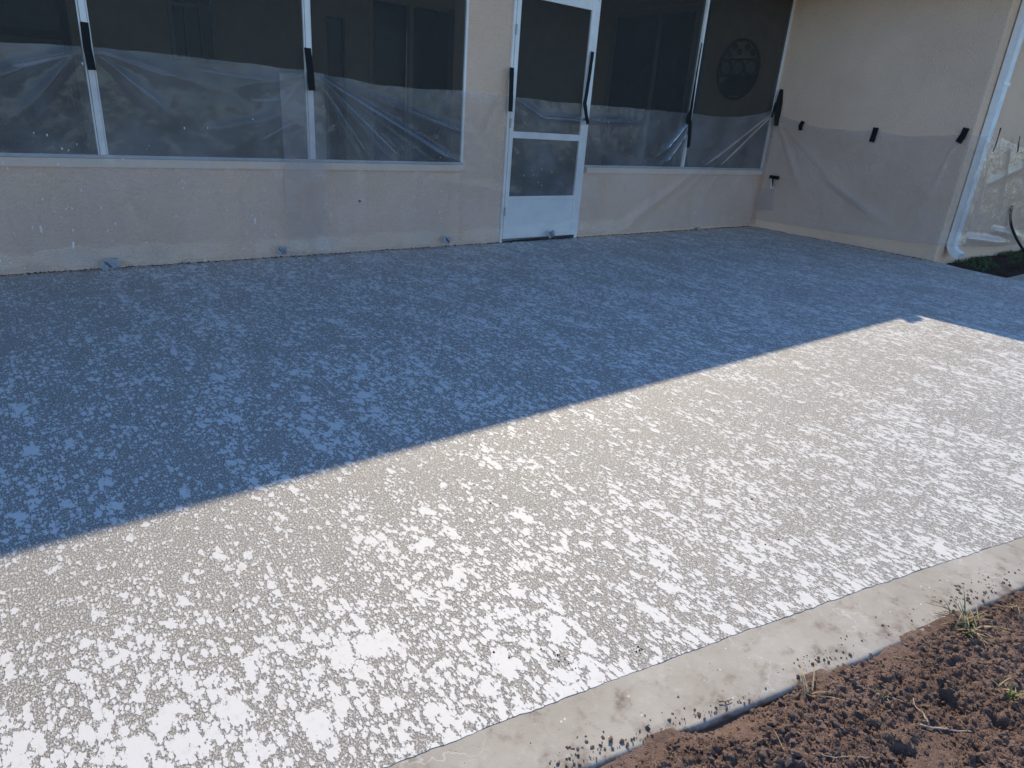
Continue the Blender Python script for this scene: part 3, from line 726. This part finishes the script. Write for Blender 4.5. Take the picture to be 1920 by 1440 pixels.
# ------------------------------------------------------------------ tape strips
def ribbon(name, label, pts, width, normal, mat, cat='tape', group=None, thick=0.0016):
    pts = [Vector(p) for p in pts]
    nrm = Vector(normal).normalized()
    ws = width if isinstance(width, (list, tuple)) else [width] * len(pts)
    # resample for a gentle curl
    P = []; W = []
    for i in range(len(pts) - 1):
        for k in range(5):
            t_ = k / 5; P.append(pts[i].lerp(pts[i + 1], t_)); W.append(ws[i] * (1 - t_) + ws[i + 1] * t_)
    P.append(pts[-1]); W.append(ws[-1])
    V = []; F = []; ncol = 4
    for i, p in enumerate(P):
        t_ = (P[min(i + 1, len(P) - 1)] - P[max(0, i - 1)]).normalized()
        a = t_.cross(nrm).normalized()
        for side in (0, 1):
            for c in range(ncol):
                q = c / (ncol - 1) - .5
                jit = mnoise.noise(p * 14 + Vector((q * 3, 0, 0))) * 0.0035
                V.append(p + a * (q * W[i]) + nrm * (jit + side * thick + 0.002 * (1 - abs(2 * q))))
    m_ = 2 * ncol
    for i in range(len(P) - 1):
        o = i * m_; n_ = o + m_
        for c in range(ncol - 1):
            F.append((o + c, o + c + 1, n_ + c + 1, n_ + c)); F.append((o + ncol + c, n_ + ncol + c, n_ + ncol + c + 1, o + ncol + c + 1))
        F.append((o, n_, n_ + ncol, o + ncol)); F.append((o + ncol - 1, o + 2 * ncol - 1, n_ + 2 * ncol - 1, n_ + ncol - 1))
    for o in (0, (len(P) - 1) * m_):
        F.append(tuple([o + c for c in range(ncol)] + [o + ncol + c for c in reversed(range(ncol))]))
    ob = MB().add(V, F).build(name, mat, smooth=False)
    return tag(ob, label, cat, group)
FY = -0.080
G = 'black tape strips holding the plastic sheets'
def F_(x, dy, z):
    y = FY + dy; k = -y / 5.15
    return (x + (-8.0615 - x) * k, y, z + (1.149 - z) * k)
N = (0, -1, 0)
ribbon('black_tape', 'straight black tape strip over the porch post beside the green-painted panes', [F_(-7.343, 0, 1.475), F_(-7.346, 0, 1.34), F_(-7.338, -.004, 1.215)], 0.044, N, M['tape'], group=G)
ribbon('black_tape', 'bent black tape strip on the post where two plastic sheets overlap', [F_(-5.968, +.03, 1.482), F_(-5.955, 0, 1.33), F_(-5.953, -.006, 1.27), F_(-5.948, -.006, 1.203)], [.05, .05, .055, .052], N, M['tape'], group=G)
ribbon('black_tape', 'black tape strip down the hinge side of the screen door frame', [F_(-4.121, +.02, 1.523), F_(-4.110, 0, 1.29), F_(-4.104, -.008, 1.165)], 0.048, N, M['tape'], group=G)
ribbon('black_tape', 'curved black tape strip beside the screen door knob', [F_(-3.172, +.03, 1.745), F_(-3.185, +.02, 1.50), F_(-3.205, 0, 1.29), F_(-3.175, -.012, 1.20), F_(-3.135, -.014, 1.105)], [.040, .040, .046, .04, .04], N, M['tape'], group=G)
ribbon('black_tape', 'very long black tape strip on the post right of the door', [F_(-1.585, +.03, 1.995), F_(-1.592, +.02, 1.62), F_(-1.588, 0, 1.33), F_(-1.603, -.006, 1.225), F_(-1.570, -.006, 1.18), F_(-1.548, -.008, 1.06), F_(-1.535, -.01, 0.935)], [.018, .026, .05, .085, .062, .058, .05], N, M['tape'], group=G)
ribbon('black_tape', 'black tape strip stuck in the inner corner by the pier', [(-0.035, -.08, 1.655), (-0.045, -.09, 1.50), (-0.05, -.10, 1.38), (-0.04, -.11, 1.24)], [.045, .09, .08, .05], (-.6, -1, 0), M['tape'], group=G)
ribbon('black_tape', 'thin loose black tape tail beside the corner tape', [(-0.10, -.07, 1.50), (-0.115, -.08, 1.40), (-0.14, -.085, 1.33)], [.016, .05, .03], N, M['tape'], group=G)
PX = -0.034
NX = (-1, 0, 0)
ribbon('black_tape', 'small curled black tape on the pier nearest the inner corner', [(PX, -0.452, 1.310), (PX - .012, -0.437, 1.262), (PX, -0.440, 1.208)], 0.052, NX, M['tape'], group=G)
ribbon('black_tape', 'black tape piece midway along the pier wall sheet', [(PX, -1.330, 1.290), (PX - .002, -1.328, 1.21), (PX, -1.318, 1.140)], 0.06, NX, M['tape'], group=G)
ribbon('black_tape', 'black tape piece on the pier wall next to its outer edge', [(PX, -2.228, 1.338), (PX - .004, -2.215, 1.26), (PX - .004, -2.190, 1.197)], 0.062, NX, M['tape'], group=G)
cr = ribbon('black_tape', 'short horizontal black tape low on the pier with a wrapped stem', [(PX - .01, -0.165, 0.640), (PX - .012, -0.30, 0.642)], 0.042, NX, M['tape'], group=G)
MB().tube([(PX - .03, -0.215, 0.668), (PX - .034, -0.228, 0.62), (PX - .03, -0.240, 0.56), (PX - .025, -.244, .52)], [.004, .010, .007, .003], 7).build('stem', M['tape'], cr)
ribbon('plastic_scrap', 'narrow frosted plastic scrap hanging under the horizontal tape', [(PX - .018, -0.205, .625), (PX - .022, -0.222, .56), (PX - .022, -0.236, .50)], [.03, .045, .05], NX, M['paper'], 'scrap')
ribbon('plastic_scrap', 'square frosted plastic flap at the foot of the inner corner', [(PX - .030, -0.17, .50), (PX - .035, -0.175, .36), (PX - .04, -0.185, .235)], [.10, .19, .24], NX, M['film_r'], 'scrap')
WT = WY - 0.125
ribbon('black_tape', 'narrow black tape strip on the edge of the downspout', [(0.272, WT - .005, 1.365), (0.272, WT - .008, 1.24), (0.268, WT - .005, 1.135)], .030, N, M['tape'], group=G)
ribbon('black_tape', 'kinked narrow black tape on the wing wall beyond the downspout', [(1.12, WY - .06, 1.31), (1.095, WY - .075, 1.245), (1.16, WY - .075, 1.15)], [.04, .03, .045], N, M['tape'], group=G)
G2 = 'silver tape patches along the foot of the porch wall'
for x, z, w_, h_, lb, tilt in ((-7.415, .048, .105, .062, 'wide silver tape patch below the sheet left of all others', -.02), (-6.27, .068, .062, .066, 'square silver tape patch with dark crease below the overlapping sheets', .01), (-4.80, .075, .075, .062, 'crumpled silver tape patch at the foot of the pillar window wall', .02), (-3.575, .072, .075, .065, 'crumpled silver tape patch at the bottom of the screen door', -.03)):
    o = ribbon('silver_tape', lb, [(x - w_ / 2, -0.105, z + tilt / 2), (x, -0.108, z), (x + w_ / 2, -0.105, z - tilt / 2)], h_, N, M['silver'], 'tape', G2)
    cr_ = MB()
    for k in range(2): 
        a0 = random.uniform(-.3, .3) * w_; 
        cr_.tube([(x + a0 - .012, -.1125, z + h_ * .3), (x + a0 + .008, -.113, z - .004), (x + a0 + .02, -.1125, z - h_ * .34)], .0022, 5)  # dark lines laid over the tape patch
    cr_.build('marks', M['bronze'], o)

# ------------------------------------------------------------------ hose by the wing wall
hp = [(1.75, WY - .02, 0.55), (1.78, WY - .03, 0.42), (1.86, WY - .06, 0.30), (1.98, WY - .12, 0.16), (2.10, WY - .20, 0.03), (2.22, WY - .30, -0.05), (2.5, WY - .45, -0.07), (3.2, WY - .5, -0.075), (4.2, WY - .45, -.07)]
hq = []
for i in range(len(hp) - 1):
    for k in range(6): hq.append(Vector(hp[i]).lerp(Vector(hp[i + 1]), k / 6))
for _ in range(4): hq = [hq[0]] + [(hq[i - 1] + hq[i] * 2 + hq[i + 1]) / 4 for i in range(1, len(hq) - 1)] + [hq[-1]]
tag(MB().tube(hq, 0.016, 12).build('hose', M['hose'], smooth=True), 'black garden hose coming down the wing wall from under the plastic', 'hose')

# ------------------------------------------------------------------ small natural things
def blade(b, p, h, lean, az, w=0.004, n=6, droop=0.5):
    p = Vector(p); d = Vector((math.cos(az), math.sin(az), 0)); s_ = Vector((-d.y, d.x, 0)); o = len(b.v)
    for i in range(n + 1):
        t_ = i / n; q = p + d * (lean * t_ ** 1.5) + Vector((0, 0, h * (t_ - droop * t_ * t_ * 0.5)))
        ww = w * (1 - t_) ** 0.7 * .5 + 0.0003
        b.v += [tuple(q - s_ * ww + Vector((0, 0, ww * .4))), tuple(q), tuple(q + s_ * ww + Vector((0, 0, ww * .4)))]
    for i in range(n):
        a = o + 3 * i
        b.f += [(a, a + 1, a + 4, a + 3), (a + 1, a + 2, a + 5, a + 4)]

def tuft(label, p, ng, nd, h, spread=0.02, root=False):
    r_ = random.Random(hash(label) % 999 if False else len(label) * 13)
    t_ = tag(empty('grass_tuft', p), label, 'grass tuft', 'grass tufts in the soil')
    b = MB()
    for i in range(ng): blade(b, (p[0] + r_.gauss(0, spread * .4), p[1] + r_.gauss(0, spread * .3), p[2]), h * r_.uniform(.5, 1.1), h * r_.uniform(.2, .9), r_.uniform(0, 6.28), .005)
    if ng: b.build('green_blades', M['grass'], t_)
    b = MB()
    for i in range(nd): blade(b, (p[0] + r_.gauss(0, spread), p[1] + r_.gauss(0, spread * .6), p[2]), h * r_.uniform(.3, .9), h * r_.uniform(.4, 1.1), r_.uniform(0, 6.28), .004, droop=1.1)
    if nd: b.build('dry_blades', M['dry'], t_)
    if root:
        b = MB()
        for i in range(6):
            a = 2.3 + r_.uniform(-.5, .5); q = [Vector(p)]
            for k in range(5): q.append(q[-1] + Vector((math.cos(a) * .02 + r_.gauss(0, .006), math.sin(a) * .014 + r_.gauss(0, .005), .016 - k * .006)))
            for v in q: v.z = max(v.z, 0.002) if v.y > kerb_y(v.x) else v.z
            b.tube(q, [.0016, .0014, .0012, .001, .0008, .0005], 5)
        b.build('seed_stem', M['twig'], t_)
    return t_
def sz(x, y): return float(soil_z(np.array([x]), np.array([y]))[0])
tuft('green and straw grass tuft growing against the concrete border', (-6.200, -4.822, sz(-6.2, -4.822) - .004), 9, 22, 0.095, .03, True)
tuft('small green seedling clump in front of the kerb tuft', (-6.252, -4.842, sz(-6.252, -4.842) - .003), 9, 4, 0.05, .012)
tuft('few dry grass wisps at the foot of the border beside scattered crumbs', (-6.775, -4.712, sz(-6.775, -4.712)), 0, 5, 0.085, .012)
tuft('tiny green sprout among pale dead roots in the soil', (-6.640, -4.812, sz(-6.64, -4.812)), 4, 2, 0.03, .008)
tuft('sparse weed sprig in the soil away from the border', (-6.41, -4.985, sz(-6.41, -4.985)), 5, 6, 0.05, .02)
tuft('little straw tuft by the kerb end of the soil', (-6.02, -4.872, sz(-6.02, -4.872)), 2, 8, 0.04, .03)

def twig(label, pts, r_, mat, cat='twig', lift=0.003, soil=True):
    P = []
    for i in range(len(pts) - 1):
        for k in range(5):
            x = pts[i][0] + (pts[i + 1][0] - pts[i][0]) * k / 5; y = pts[i][1] + (pts[i + 1][1] - pts[i][1]) * k / 5
            P.append((x, y))
    P.append(pts[-1]); zs = [(sz(x, y) if soil else -0.004) + lift for x, y in P]
    for _ in range(3): zs = [zs[0]] + [max((zs[i - 1] + zs[i] + zs[i + 1]) / 3, zs[i] - .004) for i in range(1, len(zs) - 1)] + [zs[-1]]
    q = [(x + random.gauss(0, .0008), y + random.gauss(0, .0008), z) for (x, y), z in zip(P, zs)]
    return tag(MB().tube(q, [r_ * (1 - .5 * i / len(q)) for i in range(len(q))], 6).build('twig', mat, smooth=True), label, cat, 'twigs and dead roots lying about')
twig('short dark twig lying on the concrete border', [(-6.972, -4.607), (-6.958, -4.615), (-6.942, -4.621)], .0016, M['twig'], soil=False)
twig('long pale dead root stretched over the clods', [(-6.655, -4.895), (-6.625, -4.925), (-6.600, -4.945), (-6.568, -4.972)], .0028, M['root'], 'root')
twig('forked pale root standing by the long root', [(-6.640, -4.905), (-6.616, -4.885), (-6.612, -4.868), (-6.590, -4.852)], .0022, M['root'], 'root', .006)
twig('thin grey root crossing beside the green sprout', [(-6.655, -4.800), (-6.628, -4.822), (-6.620, -4.845)], .0018, M['root'], 'root')
twig('straight straw stalk on the smooth patch of soil', [(-6.975, -4.765), (-6.96, -4.745), (-6.948, -4.722)], .0015, M['dry'], 'straw')
twig('short straw lying in the smooth soil nearer the tuft', [(-6.49, -4.765), (-6.468, -4.79), (-6.455, -4.81)], .0013, M['dry'], 'straw')
twig('thin buried rootlet in the soil below the straw', [(-6.93, -4.80), (-6.90, -4.83), (-6.87, -4.845), (-6.84, -4.872)], .0014, M['root'], 'root')

# clods and crumbs (nobody could count them)
ico = bmesh.new(); bmesh.ops.create_icosphere(ico, subdivisions=2, radius=1.0)
ICO_V = np.array([v.co[:] for v in ico.verts]); ICO_F = np.array([[v.index for v in f.verts] for f in ico.faces]); ico.free()
ico = bmesh.new(); bmesh.ops.create_icosphere(ico, subdivisions=1, radius=1.0)
ICO1_V = np.array([v.co[:] for v in ico.verts]); ICO1_F = np.array([[v.index for v in f.verts] for f in ico.faces]); ico.free()
def lumps(name, P, R, mat, label, cat, flat=0.75, big=False):
    IV, IF = (ICO_V, ICO_F) if big else (ICO1_V, ICO1_F)
    n_ = len(P); k = len(IV)
    A = rng.normal(size=(n_, 3, 3)); Q = np.linalg.qr(A)[0]
    rad = 1 + 0.36 * rng.normal(size=(n_, k, 1)) * (0.6 if big else 1)
    v = IV[None] * np.clip(rad, .5, 1.6) * (1 + .25 * rng.normal(size=(n_, 1, 3)))
    v = np.einsum('nij,nkj->nki', Q, v) * R[:, None, None]
    v[..., 2] *= flat
    v = v + P[:, None, :]
    f = (IF[None] + (np.arange(n_) * k)[:, None, None]).reshape(-1, 3)
    me_ = bpy.data.meshes.new(name); me_.from_pydata(v.reshape(-1, 3).tolist(), [], f.tolist()); me_.update()
    return tag(link(name, me_, mat, smooth=big), label, cat, kind='stuff')
n_ = 60000
x = rng.uniform(-7.62, -5.62, n_); t_ = rng.uniform(0.006, 0.6, n_); y = kerb_y(x) - t_
keep = rng.uniform(size=n_) < 0.10 + 0.90 * soil_rough(x, y)
x, y = x[keep], y[keep]
R_ = 0.0009 + 0.0008 * rng.pareto(1.9, len(x)); R_ = np.clip(R_, 0, 0.0065)
lumps('soil_clods', np.stack([x, y, soil_z(x, y) + R_ * .35], -1), R_, M['soil'], 'loose crumbs and clods of brown soil on the garden bed', 'soil clods')
x = rng.uniform(-7.5, -5.7, 60); y = kerb_y(x) - rng.uniform(0.02, 0.55, 60); R_ = rng.uniform(.004, .009, 60)
lumps('soil_lumps', np.stack([x, y, soil_z(x, y) + R_ * .1], -1), R_, M['soil'], 'larger rounded lumps of brown soil in the garden bed', 'soil clods', .7, True)
cl = []
for cx_, cyo, n0, sx_, sy_, rmax in ((-6.655, 0.050, 130, .06, .03, .006), (-7.15, 0.022, 120, .09, .02, .006), (-6.10, 0.075, 130, .05, .03, .004), (-5.93, 0.07, 170, .10, .04, .0035), (-6.35, .06, 70, .16, .05, .003), (-6.85, .09, 60, .25, .07, .0026), (-7.3, .03, 110, .05, .03, .0035), (-6.98, .012, 60, .04, .012, .004)):
    xx = rng.normal(cx_, sx_, n0); yy = kerb_y(xx) + np.abs(rng.normal(0, sy_, n0)) + 0.012 + (cyo - .03 if cyo > .03 else 0) * rng.uniform(0, 1, n0)
    rr_ = np.clip(.0008 + .0012 * rng.pareto(1.8, n0), 0, rmax)
    ok = yy < slab_y(xx) - .004
    ok &= rng.uniform(size=n0) < 0.5
    cl.append(np.stack([xx, yy, np.full(n0, -.0045) + rr_ * .3, rr_], -1)[ok])
cl = np.concatenate(cl)
lumps('soil_crumbs', cl[:, :3], cl[:, 3], M['soil'], 'dark soil crumbs scattered on the concrete border', 'soil crumbs')
# crumbs of soil on the slab (two small stains) and grit at the foot of the wall
xx = np.concatenate([rng.normal(-7.18, .012, 14), rng.normal(-7.0, .006, 8), rng.uniform(-7.9, -4.5, 40)]); yy = np.concatenate([rng.normal(-4.31, .022, 14), rng.normal(-4.405, .006, 8), rng.uniform(-4.4, -3.4, 40)])
rr_ = rng.uniform(.0008, .0026, len(xx))
lumps('slab_crumbs', np.stack([xx, yy, rr_ * .4], -1), rr_, M['soil_dark'], 'few dark soil crumbs dropped on the sunlit patio', 'soil crumbs')
n_ = 900; xx = rng.uniform(-9, -0.03, n_); yy = -np.abs(rng.normal(0.012, .014, n_)) - .004; rr_ = rng.uniform(.002, .006, n_)
x2 = np.full(260, -0.012) - np.abs(rng.normal(0, .012, 260)); y2 = rng.uniform(-2.28, -.02, 260)
lumps('wall_grit', np.concatenate([np.stack([xx, yy, rr_ * .4], -1), np.stack([x2, y2, np.full(260, .002)], -1)]), np.concatenate([rr_, rng.uniform(.002, .006, 260)]), M['soil_dark'], 'dark grit gathered in the joint at the foot of the walls', 'grit')
MB().tube([(-5.582, -.0015, .408), (-5.582, -.006, .408)], .011, 10).build('bolt_hole_disc', M['bronze'], house)  # dark disc standing in for the dark of a small hole
tag(MB().tube([(-1.18, -.05, .004), (-1.165, -.052, .018), (-1.16, -.05, .03), (-1.158, -.05, .036)], [.022, .028, .02, .006], 9).build('pebble', M['stone'], smooth=True), 'small round grey pebble at the foot of the porch wall', 'pebble')
# mossy grass on the dark strip
b = MB()
for i in range(2600):
    x = random.uniform(0.45, 4.5); y = random.uniform(-2.62, -2.31)
    if mnoise.noise(Vector((x * 2.2, y * 3, 1))) < -0.12: continue
    blade(b, (x, y, -0.09 + 0.05 * float(sstep(-2.7, -2.35, np.float64(y)))), random.uniform(.02, .06), random.uniform(.01, .03), random.uniform(0, 6.28), .006, 3)
tag(b.build('strip_grass', M['leaf']), 'low dark grass in the soil strip under the wing wall', 'grass', kind='stuff')
